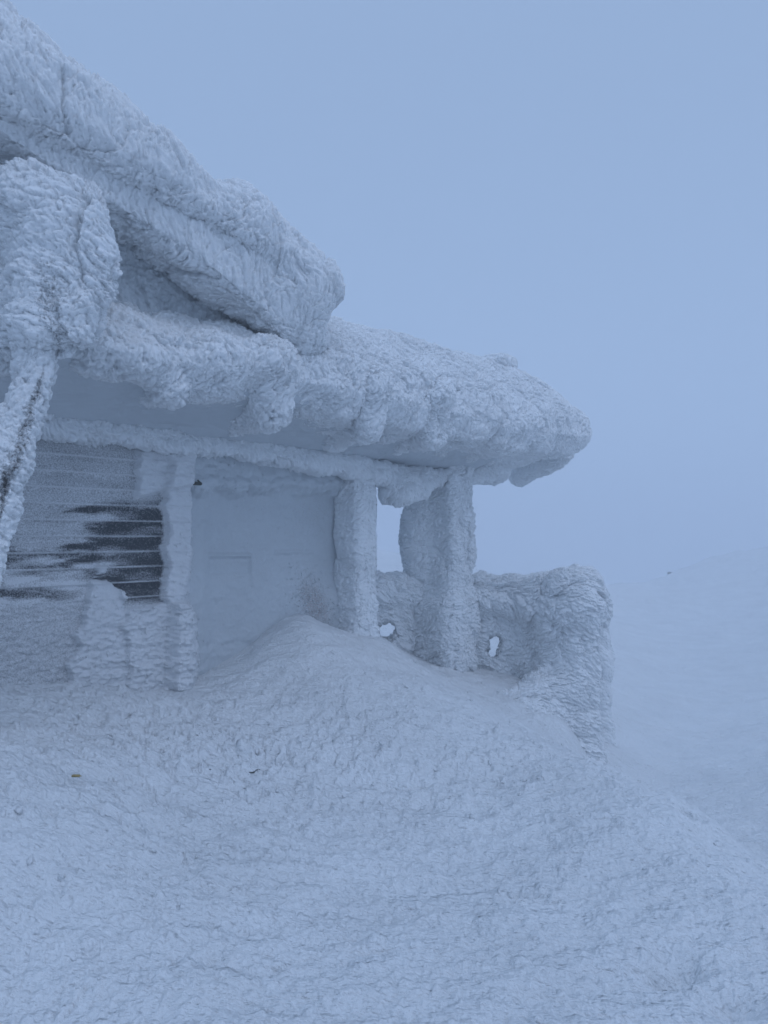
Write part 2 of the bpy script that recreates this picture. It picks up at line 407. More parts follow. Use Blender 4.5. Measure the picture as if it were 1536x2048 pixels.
def make_ground():
    th = np.concatenate([np.linspace(-math.pi, -.62, 90)[:-1], np.linspace(-.62, .62, 1150), np.linspace(.62, math.pi, 90)[1:]])
    rr = [.4]
    while rr[-1] < 2.2: rr.append(rr[-1]*1.02)
    while rr[-1] < 9: rr.append(rr[-1]*1.0036)
    while rr[-1] < 380: rr.append(rr[-1]*1.011)
    rr = np.array(rr); R, TH = np.meshgrid(rr, th, indexing='ij')
    X = (R*np.sin(TH)).ravel(); Y = (R*np.cos(TH)).ravel()
    z = ground_z(X, Y); nr, na = R.shape
    Z = z.copy(); p = np.stack([X, Y, z*0], 1)
    r = np.hypot(X, Y); near = 1-sstep(6.5, 12, r)
    tx = X/np.maximum(Y, .1)*F+HX; py = HY-z/np.maximum(Y, .1)*F
    # sastrugi direction
    a = math.radians(28); du = np.array([math.cos(a), math.sin(a), 0]); dv = np.array([-math.sin(a), math.cos(a), 0])
    q = np.stack([p@du, p@dv, p[:, 2]], 1)
    wob = np.stack([vnoise(p*2.5, 41), vnoise(p*2.5+9, 42), 0*X], 1)*.25
    h = .05*fbm(q*np.array([.7, 1.6, 1])+wob, 3, 3)
    h += .018*fbm(q*np.array([3, 7, 1])+wob, 3, 13)
    # crusty churned zone between hut and camera
    ch = np.exp(-(((X+1.1)/1.5)**2+((Y-5.1)/.75)**2))+ .55*np.exp(-(((X+1.6)/1.2)**2+((Y-4.0)/1.2)**2))+.12
    wdg = nrmz(np.array([-.7, -.7, 0])); qg = p-(p@wdg)[:, None]*wdg*.45; fin = np.stack([vnoise(p*20, 57), vnoise(p*20+7, 58), 0*X], 1)
    c1, i1, d1 = worley(qg*5.5+wob*2, 51, wdg); c2, i2, d2 = worley(qg*13+wob*3+fin*.3, 52, wdg); c3, i3, d3 = worley(qg*28+fin*.6, 53, wdg)
    c4, i4 = worley(qg*60+fin, 54)
    c1 = np.clip(c1**2-.3*d1, 0, 1.4)**.5; c2 = np.clip(c2**2-.4*d2, 0, 1.4)**.5; c3 = np.clip(c3**2-.4*d3, 0, 1.4)**.5
    dr_ = np.exp(-(((X-1.0)/1.8)**2+((Y-5.4)/1.3)**2))*np.clip(.4+1.5*vnoise(p*1.9, 81), 0, 1.3)
    ch = ch+.30*dr_
    porch = np.exp(-(((X+1.15)/.8)**2+((Y-7.0)/.75)**2))
    rough = (1-.85*np.clip(porch*1.3, 0, 1))
    rid = 1-np.abs(fbm(q*np.array([2.2, 5.5, 1])+wob*2, 3, 91)); rid2 = 1-np.abs(fbm(qg*9+wob*3, 3, 92))
    patch = np.clip(.55+1.5*fbm(p*.9+20, 2, 93), .1, 1.4)
    h += near*rough*((.045*ch)*(.6-c1**2)*(.3+i1)+(.028*ch+.003*patch)*(.6-c2**2)*(.3+i2)*1.3+(.004+.010*ch)*(.6-c3**2)*(.3+1.2*i3)+.003*(.6-c4**2)*(r < 6)
         +.007*patch*(rid**2-.5)+(.009+.016*ch)*patch*fbm(qg*8+wob*2, 4, 92)+.009*fbm(p*21, 3, 94))
    cb, ib = worley(np.stack([X*7.5, Y*7.5, 0*X], 1)+wob*1.5, 95); cb2, ib2 = worley(np.stack([X*15, Y*15, 0*X+3], 1), 96)
    h += near*rough*(.030*np.sqrt(np.clip(1-(cb/(.18+.18*ib))**2, 0, 1))*(ib > .80)*(.35+1.4*ch)+.014*np.sqrt(np.clip(1-(cb2/.30)**2, 0, 1))*(ib2 > .72)*(.5+ch))
    # shallow boot scuffs
    k, ki = worley(np.stack([X*1.7, Y*1.7, 0*X], 1), 61)
    h -= near*.03*np.exp(-(k/.16)**2)*(ki > .45)
    for fx, fy, fd, sx, sy in [(1040, 1812, 3.5, .07, .045), (1470, 2015, 2.75, .10, .07), (1370, 1965, 2.95, .08, .07), (1330, 1955, 2.9, .06, .05), (1380, 1690, 4.3, .06, .05), (1050, 1800, 3.4, .1, .03)]:
        x0 = (fx-HX)/F*fd; h -= .085*np.exp(-(((X-x0)/sx)**2+((Y-fd)/sy)**2))
    # distant ripples
    far = 1-near
    h += far*1.5*(.09*fbm(p*np.array([.16, .45, 1])+5, 3, 71)+.05*fbm(p*np.array([.6, 1.6, 1]), 3, 72))*np.clip(r/30, .5, 2)
    Z = z+h
    V = np.stack([X, Y, Z], 1)
    i = np.arange(nr-1)[:, None]*na; j = np.arange(na-1)[None]
    Q = np.stack([i+j, i+j+1, i+na+j+1, i+na+j], 2).reshape(-1, 4)
    # close the small hole under the camera
    N = vnormals(V, Q)
    if N[:, 2].mean() < 0: Q = Q[:, ::-1].copy(); N = -N
    # feathery crust tufts on the drift
    vis = (Y > 1.5) & (np.abs(X/np.maximum(Y, .1)) < .6) & (r < 10)
    wnd = nrmz(np.array([-.75, -.55, .25]))
    crest = np.exp(-(((X-1.1)/1.6)**2+((Y-5.6)/1.3)**2))
    dens = vis*(.10+1.3*crest*np.clip(.5+1.6*vnoise(p*2.2, 81), 0, 2)+.5*np.clip(ch-.1, 0, 1))*(.12+.88*rough)
    # equalise to area seen
    fs = [feathers(V, Q, N, 300, .02, .036, 5, wnd, 1.6, .45, .25, dens*(near > .1))]
    V3, Q3, T3 = join(V, Q, fs)
    V3[:, 2] += EYE
    cz = V[:na, 2].mean()+EYE
    o = build('snow_ground', V3, Q3, M_ground, None, T3)
    return o
g = make_ground()
tag(g, 'wind packed snow drift and slope', kind='structure'); 

# ------------------------------------------------------------------ the hut
hut = hut_frame('mountain_hut')
tag(hut, 'low timber mountain hut with porch, wall and double roof buried in thick white rime', 'hut')

def interp(x, xs, ys): return np.interp(x, xs, ys)

# lower roof -------------------------------------------------
lowpts = [(1.0, 0), (1.14, .22), (1.10, .50), (.72, .96), (.2, 1.08), (-.9, 1.12), (-1.0, .35), (0, .0), (.15, -.12)]
def low_roof(g):
    s, t, z = g
    zb = interp(s, [-1.4, -.8, 0, .8, 2, 3.5, 5.0, 5.7], [1.06, 1.06, 1.05, 1.03, 1.0, .97, 1.0, 1.14])
    zt = interp(s, [-1.4, -.4, .4, 1.0, 1.4, 2.6, 3.8, 4.9, 5.4, 5.75], [1.60, 1.62, 1.68, 1.86, 1.93, 1.97, 1.99, 1.92, 1.80, 1.62])
    zz = (z-zb)/(zt-zb)*.96
    d = poly(t, zz, lowpts)*np.minimum(1, (zt-zb))
    e = np.maximum(-1.25-s, s-5.55-.12*np.cos((z-1.35)*3))
    d = smax(d, e, .35)+.02
    for px, py, r0, r1, t0 in [(335, 822, .10, .10, .95), (395, 800, .12, .12, .95), (450, 800, .13, .13, 1.0), (565, 800, .14, .14, 1.0), (660, 815, .1, .1, 1.0),
                               (775, 835, .12, .12, 1.0), (930, 905, .14, .10, .9), (990, 915, .16, .12, .85), (1060, 905, .16, .13, .8)]:
        c = P(px, py, t0); c[2] += r1
        d = smin(d, caps(g, (c[0]+.10, t0-.5, c[2]+.02), c, r0, r1), .13)
    for px, py, rx, rz, t0 in [(240, 735, 75, 34, 1.0), (525, 735, 34, 40, 1.08), (440, 740, 50, 40, 1.05)]:
        c = P(px, py, t0); k = D(px, t0)/F
        d = smin(d, ell(g, c, (rx*k, .18, rz*k)), .14)
    # far verge that hangs at the back corner of the roof end
    a = P(1040, 968, -.15); b = P(1120, 925, .45)
    d = smin(d, caps(g, a, b, .14, .16), .04)
    # small block on the roof top near its end
    c = P(1000, 742, .45); d = smin(d, ell(g, c, (.28, .14, .09)), .05)
    return d
ROOFW = nrmz(np.array([-.35, .75, -.15]))
def opend(V, N):  # feathers only on faces that look out of the hut or up
    return np.clip(.35+1.2*(N@nrmz(np.array([-.5, .85, 0]))), .03, 1)
rime_part('porch_roof', low_roof, (-1.7, -1.2, .6), (6.0, 1.5, 2.3), .032, M_rime, hut, sub=2, M=((1, 0, -.22), (0, .55, 0), (0, 0, .55)), amp=lambda V: .35*sstep(.1, .5, V[:, 1])+.75, nf=0, L=.028, W=.030, seed=100, fine=1.5, wd=ROOFW, wind=.9, dens=opend)

for kk, (px_, py_, r0_, r1_, t0_) in enumerate([(543, 850, .16, .12, .95), (735, 878, .16, .11, .94), (862, 894, .16, .11, .92)]):
    c_ = P(px_, py_, t0_); c_[2] += r1_-.07
    a_ = np.array([c_[0]+.12, t0_-.6, c_[2]+.05]); b_ = c_+np.array([-.06, .06, .32])
    def tail(g, a_=a_, c_=c_, b_=b_, r0_=r0_, r1_=r1_): return smin(caps(g, a_, c_, r0_, r1_), caps(g, c_, b_, r1_, r0_+.05), .1)
    lo_, hi_ = np.minimum(np.minimum(a_, c_), b_)-.35, np.maximum(np.maximum(a_, c_), b_)+.35
    rime_part('rafter_tail', tail, lo_, hi_, .028, M_rime, hut, sub=2, M=((1, 0, -.22), (0, .5, 0), (0, 0, .5)), amp=1.2, fine=1.4, seed=110+kk, wd=ROOFW)

# soffit between beam and eave
def soffit(g):
    s, t, z = g
    d = poly(t, z-interp(s, [-1.8, 5.4], [.03, -.03]), [(0, .80), (.10, .80), (.98, 1.06), (.98, 1.2), (0, 1.2)])
    return np.maximum(d, np.maximum(-2.6-s, s-4.15))
rime_part('soffit', soffit, (-2.7, -.1, .7), (5.1, 1.1, 1.3), .03, M_smooth, hut, sub=1, amp=.32, seed=140, fine=.5)

def beam(g):
    s, t, z = g
    zb = interp(s, [-1.8, -.8, .7, 1.6, 2.5, 3.2, 4.0, 4.6], [.73, .715, .70, .66, .60, .55, .60, .72])
    d = box([s, t, z-zb], (-2.6, -.1, 0), (4.6, .20, .20), .06)
    c = P(820, 985, .15); d = smin(d, ell(g, c, (.30, .18, .16)), .08)
    c = P(795, 1003, .12); d = smin(d, ell(g, c, (.16, .18, .13)), .1)
    # rounded knee braces where the beam meets the posts
    c = P(975, 950, .05); d = smin(d, ell(g, c, (.35, .25, .22)), .1)
    return d
rime_part('beam', beam, (-2.8, -.3, .25), (5.1, .6, 1.2), .028, M_rime, hut, sub=2, M=((1, 0, .3), (0, .5, 0), (0, 0, .5)), amp=1.05, nf=0, fine=1.6, seed=160, wd=nrmz(np.array([.1, .5, -.6])), dens=opend)

# upper roof -------------------------------------------------
def up_roof(g):
    s, t, z = g
    zg = interp(s, [-3.5, -1.6, -1.04, 0, .75, 1.0], [2.75, 2.42, 2.30, 2.14, 1.95, 1.82])     # groove
    zb = interp(s, [-3.5, -1.6, -1.04, -.43, .27, .6, .95], [2.55, 2.27, 2.09, 1.91, 1.60, 1.45, 1.48])
    zt = interp(s, [-3.5, -1.42, -1.0, -.3, .01, .2, .5, .85, 1.1], [4.0, 3.22, 3.02, 2.74, 2.68, 2.74, 2.66, 2.44, 2.2])
    # upper mass
    u = (z-zg)/(zt-zg)
    d1 = poly(t, u, [(1.22, -.05), (1.29, .12), (1.24, .5), (.95, .85), (.6, 1.0), (-.6, 1.25), (-3.4, 1.3), (-3.4, 0), (0, -.3)])*np.minimum(1, zt-zg)
    v = (z-zb)/(zg-.05-zb)
    d2 = poly(t, v, [(1.10, 0), (1.2, .2), (1.20, 1.02), (1.0, 1.25), (.2, 1.25), (.3, .55), (.9, .02)])*np.minimum(1, zg-zb)
    d = smin(d1, d2, .04)
    e = s-1.06-.10*np.cos((z-1.9)*2.6)
    d = smax(d, e, .28)
    c = P(590, 650, 1.0); d = smin(d, ell(g, c, (.22, .25, .22)), .12)
    c = P(606, 592, 1.1); d = smin(d, ell(g, c, (.22, .25, .28)), .15)
    return d+.02
rime_part('upper_roof', up_roof, (-3.2, -1.2, 1.1), (1.3, 1.6, 4.6), .032, M_rime, hut, sub=2, M=((1, 0, .45), (0, .55, 0), (0, 0, .58)), amp=1.25, nf=0, L=.030, W=.032, seed=200, wd=nrmz(np.array([-.45, .5, .45])), wind=.95, dens=opend, stretch=.6)

# wall of the upper storey seen between the two roofs
def upwall(g):
    s, t, z = g
    return box(g, (-3.1, -1.2, 1.2), (.80, .68, 2.5), .10)
rime_part('gable_wall', upwall, (-3.2, -1.3, 1.1), (1.0, 1.0, 2.8), .032, M_smooth, hut, sub=2, amp=1.0, seed=240, fine=1.8, nf=0)

# timber wall with frosted boards -----------------------------
def heightgrid(s0, s1, z0, z1, h):
    s = np.arange(s0, s1+h, h); z = np.arange(z0, z1+h, h)
    S, Z = np.meshgrid(s, z, indexing='ij'); ns, nz = S.shape
    i = np.arange(ns-1)[:, None]*nz; j = np.arange(nz-1)[None]
    Q = np.stack([i+j, i+nz+j, i+nz+j+1, i+j+1], 2).reshape(-1, 4)
    return S.ravel(), Z.ravel(), Q, ns, nz
def pix(S, T, Z):
    p = st_world(np.stack([S, T, Z], 1)); return HX+F*p[:, 0]/p[:, 1], HY-F*(p[:, 2]-EYE)/p[:, 1]
def slab(name, S, Z, T, Q, ns, nz, back, mat, attrs, feats=()):
    """height field front closed with sides and a back, so it is a solid board wall"""
    V = np.stack([S, T, Z], 1); n = len(V)
    k = np.arange(n).reshape(ns, nz)
    rim = np.concatenate([k[:, 0], k[-1, 1:], k[-2::-1, -1], k[0, -2:0:-1]])
    VB = V[rim].copy(); VB[:, 1] = back; m = len(rim); b = n+np.arange(m)
    side = np.stack([rim, np.roll(rim, -1), np.roll(b, -1), b], 1)
    c = np.array([[V[:, 0].mean(), back, V[:, 2].mean()]])
    tri = np.stack([b, np.roll(b, -1), np.full(m, n+m)], 1)
    VV = np.concatenate([V, VB, c]); QQ = np.concatenate([Q, side[:, ::-1]])
    T3 = tri; at = {kk: np.concatenate([a, np.zeros(m+1)]) for kk, a in attrs.items()}
    o = len(VV)
    for (v, q, t) in feats:
        VV = np.concatenate([VV, v]); QQ = np.concatenate([QQ, q+o]); T3 = np.concatenate([T3, t+o]); o += len(v)
        at = {kk: np.concatenate([a, np.zeros(len(v))]) for kk, a in at.items()}
    return build(name, st_local(VV), QQ, mat, hut, T3, at)
S, Z, Q, ns, nz = heightgrid(-2.4, .45, -1.6, .80, .0075)
px, py = pix(S, 0*S, Z)
PL = .122
fr = (Z/PL) % 1.0; row = np.floor(Z/PL)
p3 = np.stack([S, 0*S, Z], 1)
st3 = p3*np.array([1.0, 1, 5.0])
n1 = fbm(st3*np.array([2.2, 1, 2.2])+3, 4, 301); rown = vnoise(np.stack([row*3.7, S*1.2, 0*S], 1), 305)
# how bare a place is: a blown-clean field right of centre, streaks to the left
core = sstep(110, 215, px+70*n1)*sstep(1000, 1035, py)*(1-sstep(1205, 1240, py))*(1-sstep(326, 334, px))
core *= 1-sstep(0, 1, ((py-1150)/40)*1.0)*(1-sstep(180, 225, px+20*n1))*.9
left = (1-sstep(60, 230, px))*sstep(1095, 1110, py)*(1-sstep(1212, 1235, py))
left2 = left*np.clip(.5+1.2*n1, 0, 1)
bare = np.clip(core*(.84+.12*sstep(215, 250, px)+.45*n1)+left2*.85, 0, 1)
thin = .16*(1-sstep(1090, 1200, py)*(1-core))                                # thin hoar over the upper boards
thin = np.where((px > 0) & (py < 1110), .40+.12*n1, thin)
bare = np.maximum(bare, thin)
ledge = (np.exp(-((fr-.04)/.05)**2)+np.exp(-((fr-1.02)/.04)**2))*np.clip(.75+1.0*vnoise(np.stack([S*2.5, row*5, Z*0], 1), 308), .15, 1)
bare = bare*(1-.95*np.clip(ledge*sstep(-.5, .5, n1+.6), 0, 1))
gap = np.exp(-((fr-.90)/.035)**2)*(py < 1225)
bare = np.maximum(bare, gap*np.clip(.35+.7*vnoise(st3*2+9, 309), 0, 1)*.9)
T = -.03+.014*(1-fr)
T = T + .012*np.clip(ledge, 0, 1)*(1-.8*sstep(1195, 1235, py))+(.010)*(1-np.clip(bare*1.5, 0, 1))*(.5+.5*n1)+.0015*vnoise(p3*150, 310)
# scaly rime on the lower left boards
sc_ = sstep(1195, 1235, py+12*n1)
cw, ci = worley(p3*np.array([17, 1, 34])+np.stack([n1, n1, n1], 1)*.5, 320)
cw2, ci2 = worley(p3*np.array([38, 1, 60]), 321)
T += sc_*(.022*(1-np.clip(cw, 0, 1)**2)*(.4+ci)+.008*(1-cw2**2))
# layered rime plates creeping in from the corner
jag = 16*vnoise(np.stack([S*2, 0*S, Z*9], 1), 330)+6*vnoise(np.stack([S*5, 0*S, Z*26], 1), 331)+3*vnoise(np.stack([S*9, 0*S, Z*60], 1), 332)
plate = 0*S
topb = np.interp(px+jag, [0, 165, 185, 215, 262, 325, 340, 400], [1190, 1178, 1165, 1170, 1238, 1228, 1232, 1240])+30*n1
lowm = sstep(-5, 5, py-topb+jag*.5)
for (y0, x0), (y1, x1), hgt in [((1160, 186), (1400, 128), .055), ((1180, 246), (1400, 246), .05), ((1235, 332), (1400, 322), .045)]:
    ex = x0+(x1-x0)*(py-y0)/(y1-y0)+jag*1.3
    dx = px-ex
    plate += hgt*sstep(-2, 3, dx)*(1-.45*sstep(0, 90, dx))*lowm
top = sstep(268, 276, px+jag*.6)*(1-sstep(1000, 1012, py+jag*.5+.25*(px-300)))*sstep(905, 925, py)
plate += .07*top
cor = sstep(324, 334, px+jag*.9)
plate = np.maximum(plate, 0)+.085*cor-.22*sstep(372+9*vnoise(np.stack([Z*2.5, Z*0, Z*0], 1), 345)+4*vnoise(np.stack([Z*11, Z*0, Z*0], 1), 346)-20*sstep(1050, 1250, py), 398+9*vnoise(np.stack([Z*2.5, Z*0, Z*0], 1), 345)+4*vnoise(np.stack([Z*11, Z*0, Z*0], 1), 346)+16*sstep(1050, 1250, py), px)
cover = np.clip(plate*40, 0, 1)
comb = vnoise(np.stack([S*9, 0*S, Z*38+S*8], 1), 340)*.5+vnoise(np.stack([S*18, 0*S, Z*80+S*14], 1), 341)*.35
T -= .012*(1-fr)*np.maximum(sc_*.85, cover)
fan, fid = worley(np.stack([S*9, 0*S, Z*26+S*7], 1), 347)
T += cover*.012*(1-np.clip(fan, 0, 1)**2)*(.3+fid)
T += plate*(1+.12*comb)+cover*.008*comb+cover*.012*vnoise(p3*7, 343)+cover*.004*vnoise(p3*60, 344)
bare = np.maximum(bare, .30*sc_)*(1-cover)
V = np.stack([S, T, Z], 1); N = vnormals(V, Q)
if N[:, 1].mean() < 0: N = -N
dn = cover*(.4+2*np.clip(np.abs(np.gradient(T.reshape(ns, nz), axis=0)).ravel()*60, 0, 1))+.03*sc_
ft = feathers(V, Q, N, 600, .02, .022, 350, nrmz(np.array([-.9, .4, .1])), 1.6, .4, .3, dn)
slab('plank_wall', S, Z, T, Q, ns, nz, -.25, M_wood, {'bare': bare}, [ft])

# recessed end wall of the porch -------------------------------
S, Z, Q, ns, nz = heightgrid(.2, 2.25, -1.6, .85, .01)
TP = -.15
px, py = pix(S, 0*S+TP, Z); p3 = np.stack([S, 0*S, Z], 1)
T = TP+.012*fbm(p3*np.array([6, 1, 10]), 3, 360)+.004*vnoise(p3*np.array([40, 1, 28]), 363)+.0025*vnoise(p3*80, 364)
def rect(x0, x1, y0, y1, e=3):
    return sstep(x0-e, x0+e, px)*(1-sstep(x1-e, x1+e, px))*sstep(y0-e, y0+e, py)*(1-sstep(y1-e, y1+e, py))
T -= .022*sstep(395, 425, px)*(1-sstep(640, 670, px))*sstep(1005, 1022, py)
T += .024*rect(415, 505, 1124, 1131)+.020*rect(552, 628, 1118, 1124)-.014*rect(418, 502, 1132, 1165)+.010*rect(503, 507, 1130, 1190, 1.5)
pw, pi_ = worley(p3*np.array([9, 1, 13]), 369)
T += .012*(1-np.clip(pw, 0, 1)**2)*np.clip(.4+1.6*vnoise(p3*2.2, 371), 0, 1)+.010*np.clip(vnoise(p3*np.array([30, 1, 4]), 372), 0, 1)*rect(560, 660, 1030, 1120, 15)
T += .012*rect(430, 690, 1180, 1300, 6)*(.6+.4*fbm(p3*8, 2, 365))
hd = 1-sstep(990, 1012, py+14*vnoise(p3*5, 366)+8*vnoise(p3*18, 368))
cw, ci = worley(p3*np.array([12, 1, 16]), 367)
T += hd*(.10+.03*(1-cw**2))+.03*np.exp(-((py-985)/14)**2)
T += .05*(1-sstep(390, 440, px))      # frost fillet in the corner
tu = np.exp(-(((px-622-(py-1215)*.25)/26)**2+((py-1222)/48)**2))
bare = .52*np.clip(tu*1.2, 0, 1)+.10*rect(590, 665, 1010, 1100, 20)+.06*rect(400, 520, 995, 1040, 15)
T += .05*tu+.10*sstep(600, 690, px)*sstep(1160, 1230, py)
V = np.stack([S, T, Z], 1); N = vnormals(V, Q)
if N[:, 1].mean() < 0: N = -N
ft = feathers(V, Q, N, 500, .02, .018, 370, nrmz(np.array([-.6, .5, .2])), .8, .5, .3, .002+2.2*tu+.2*hd)
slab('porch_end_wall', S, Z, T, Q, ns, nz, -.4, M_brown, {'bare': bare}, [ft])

# body of the building behind the visible walls
def body(g):
    return np.minimum(box(g, (-4.2, -4.5, -2.2), (2.3, -.38, 1.55), .05), box(g, (-4.2, -4.5, 1.2), (.5, -1.25, 3.0), .05))
rime_part('hut_body', body, (-4.4, -4.7, -2.3), (2.5, -.2, 3.2), .06, M_smooth, hut, amp=.7, seed=380)

# columns and porch post ---------------------------------------
def rime_post(name, corners, base_z, top_z, flare, seed, nf, amp=.9, extra=None, off=(0, 0)):
    (s0, t0), (s1, t1) = corners
    def f(g):
        s, t, z = g
        sh = interp(z, *flare)
        gg = [s, t, z]
        c = ((s0+s1)/2, (t0+t1)/2); 
        x = (s-c[0])/(1+sh)+c[0]; y = (t-c[1])/(1+sh)+c[1]
        d = box([x, y, z], (s0, t0, base_z), (s1, t1, top_z), .07)
        # seam where the growth of two faces meets
        d = smin(d, 1e3+0*z, .01)
        if extra is not None: d = extra(g, d)
        return d
    rime_part(name, f, (s0-.5, t0-.5, base_z-.1), (s1+.5, t1+.5, top_z+.1), .028, M_rime, hut, sub=2, M=((.5, 0, 0), (0, .5, 0), (-.1, -.3, 1)), amp=amp*1.35, fine=1.5, nf=0, seed=seed, wd=nrmz(np.array([-.7, .5, -.1])), dens=opend)
a = P(715, 1100, .2)   # near corner of the column
rime_post('column', ((a[0], -.16), (a[0]+.30, .2)), -1.5, .75, ([-1.4, -1.0, -.4, .3], [.25, .12, .0, 0]), 400, 9000, .55)
b = P(905, 1100, .25)
def post_extra(g, d):
    c = P(905, 1300, .25)
    d = smin(d, box(g, (b[0]-.06, -.42, -1.55), (b[0]+.40, .30, -.75), .16), .25)
    e = P(830, 1080, -.2)
    return smin(d, ell(g, (b[0]+.02, -.30, 0.0), (.2, .2, .55)), .15)
rime_post('porch_post', ((b[0], -.36), (b[0]+.42, .25)), -1.6, .9, ([-1.5, 0], [.0, 0]), 420, 16000, .75, post_extra)

# porch railing buried in rime ----------------------------------
rail = hut_frame('porch_railing')
tag(rail, 'rime buried porch railing with two small holes and a bulging snowy right end', 'railing')
def W3(px, py, d): return ZX(px, py, d)
def rl(g):
    a = W3(730, 1200, 8.5); b = W3(880, 1195, 9.1); c = W3(1030, 1208, 9.0); e = W3(1150, 1222, 8.6)
    d = caps(g, a, b, .20, .22); d = smin(d, caps(g, b, c, .19, .26), .1); d = smin(d, caps(g, c, e, .27, .43), .1)
    # boarded panel below the hand rail
    a2 = W3(730, 1290, 8.55); b2 = W3(880, 1290, 9.15); c2 = W3(1050, 1300, 9.05); e2 = W3(1120, 1330, 8.7)
    for p, q, r0, r1 in ((a2, b2, .17, .17), (b2, c2, .17, .2), (c2, e2, .2, .3)):
        for k in (.32, .14, -.04, -.22, -.5): d = smin(d, caps(g, p+np.array([0, 0, k]), q+np.array([0, 0, k]), r0, r1), .12)
    # end post and the apron of rime below it
    d = smin(d, caps(g, W3(1150, 1235, 8.6), W3(1145, 1400, 8.45), .33, .26), .15)
    d = smin(d, caps(g, W3(1145, 1400, 8.45), W3(1125, 1640, 8.3), .28, .56), .15)
    d = smin(d, caps(g, W3(1090, 1410, 8.4), W3(1020, 1480, 8.1), .30, .45), .2)
    wv = .012*np.sin(g[0]*41)*np.sin(g[2]*37)+.010*np.sin(g[2]*83+g[0]*60)
    for (hx, hy, r, dd, ux, uy) in ((775, 1282, 5, 8.7, 2, -9), (988, 1316, 3.8, 9.05, 3, -18)):
        for q in (0, .5, 1):
            x = hx+ux*q; y = hy+uy*q
            d = smax(d, -(caps(g, W3(x-8, y, dd-1.2), W3(x, y, dd+1.0), r/F*dd*3.2, r/F*dd*(1.25-.5*q))+wv), .03)
    return d+.03
lo = W3(700, 1640, 8.1); pts_ = np.array([W3(690, 1100, 8.1), W3(1240, 1100, 8.3), W3(880, 1100, 9.3), W3(1060, 1100, 9.2), W3(1150, 1100, 7.4)])
def rail_obj(name, f, lo, hi, parent, **k): return rime_part(name, f, lo, hi, .032, M_rime, parent, sub=2, M=((.45, 0, .1), (0, .45, .1), (.35, .0, 1)), **k)
rail_obj('balustrade', rl, (pts_[:, 0].min()-.3, pts_[:, 1].min()-.2, -3.2), (pts_[:, 0].max()+.3, pts_[:, 1].max()+.2, .15), rail, amp=1.4, fine=1.4, nf=0, seed=450,
         wd=nrmz(np.array([-.2, .6, -.35])), wind=.8, dens=opend)
def rl2(g):
    return caps(g, W3(1190, 1215, 9.2), W3(1205, 1680, 9.1), .16, .20)+.02*np.sin(g[2]*5)
q0 = W3(1205, 1200, 9.3)
rail_obj('rear_rail_post', rl2, (q0[0]-.6, q0[1]-.6, -3.6), (q0[0]+.6, q0[1]+.6, .0), rail, amp=.8, nf=0, seed=470, dens=opend)

# leaning pole with its rime head --------------------------------
pole = hut_frame('leaning_pole')
tag(pole, 'rime coated pole leaning at the left edge, feathery head and dark bare stripe', 'pole')
def shaft(g):
    d = caps(g, W3(85, 700, 4.2), W3(15, 930, 4.05), .105, .112)
    d = smin(d, caps(g, W3(15, 930, 4.05), W3(-60, 1150, 4.0), .112, .12), .1)
    return smin(d, caps(g, W3(-60, 1150, 4.0), W3(-160, 1500, 4.0), .13, .16), .1)
def bounds(ps, m):
    ps = np.array(ps); return ps.min(0)-m, ps.max(0)+m
def stripe(V):
    w = st_world(V); px = HX+F*w[:, 0]/w[:, 1]; py = HY-F*(w[:, 2]-EYE)/w[:, 1]
    ax = np.interp(py, [760, 830, 900, 960, 1100], [90, 62, 42, 22, -20])
    wd = np.interp(py, [755, 775, 900, 950, 1000, 1100], [0, 7, 13, 12, 8, 5])*(1+.5*vnoise(V*14, 901)); ax = ax+7*vnoise(V*9, 902)
    face = w[:, 1] < 4.15
    return .62*np.exp(-((px-ax)/np.maximum(wd, .1))**2)*face*(py > 760)+.45*np.exp(-((px-5)/12)**2-((py-980)/40)**2)*face
lo, hi = bounds([W3(85, 700, 4.2), W3(-160, 1500, 4.0), W3(-160, 700, 4)], .35)
rime_part('shaft', shaft, lo, hi, .024, M_pole, pole, sub=2, amp=1.0, fine=1.3, nf=0, L=.02, W=.022, seed=500, wd=nrmz(np.array([-.3, .6, 0])), bare=stripe, wind=.5)
def tuft(g):
    d = caps(g, W3(120, 480, 4.25), W3(95, 660, 4.2), .25, .24)
    d = smin(d, ell(g, W3(60, 440, 4.25), (.2, .22, .2)), .1)
    d = smin(d, ell(g, W3(165, 520, 4.3), (.14, .2, .25)), .08)
    d = smin(d, ell(g, W3(20, 660, 4.3), (.26, .22, .22)), .1)
    d = smin(d, ell(g, W3(30, 560, 4.45), (.3, .22, .24)), .1)
    d = smin(d, ell(g, W3(135, 690, 4.2), (.08, .14, .10)), .06)
    d = smin(d, ell(g, W3(10, 705, 4.3), (.16, .2, .14)), .12)
    d = smin(d, ell(g, W3(60, 400, 4.3), (.16, .16, .10)), .12)
    d = smin(d, ell(g, W3(150, 430, 4.3), (.12, .16, .12)), .08)
    return d
def tb(V):
    w = st_world(V); px = HX+F*w[:, 0]/w[:, 1]; py = HY-F*(w[:, 2]-EYE)/w[:, 1]
    return (w[:, 1] < 4.3)*(.42*np.exp(-((px-100)/26)**2-((py-610)/60)**2)+.42*np.exp(-((px-118)/14)**2-((py-690)/22)**2))
lo, hi = bounds([W3(120, 480, 4.25), W3(0, 640, 4.3), W3(165, 520, 4.3), W3(135, 700, 4.2)], .45)
rime_part('rime_head', tuft, lo, hi, .024, M_pole, pole, sub=2, amp=1.35, nf=0, L=.055, W=.036, seed=520, wd=nrmz(np.array([-.9, .35, .12])), wind=1.3, jit=.2, bare=tb, stretch=.6, fine=1.2, M=((.38, .1, .2), (.1, .45, .1), (-.15, 0, .9)))

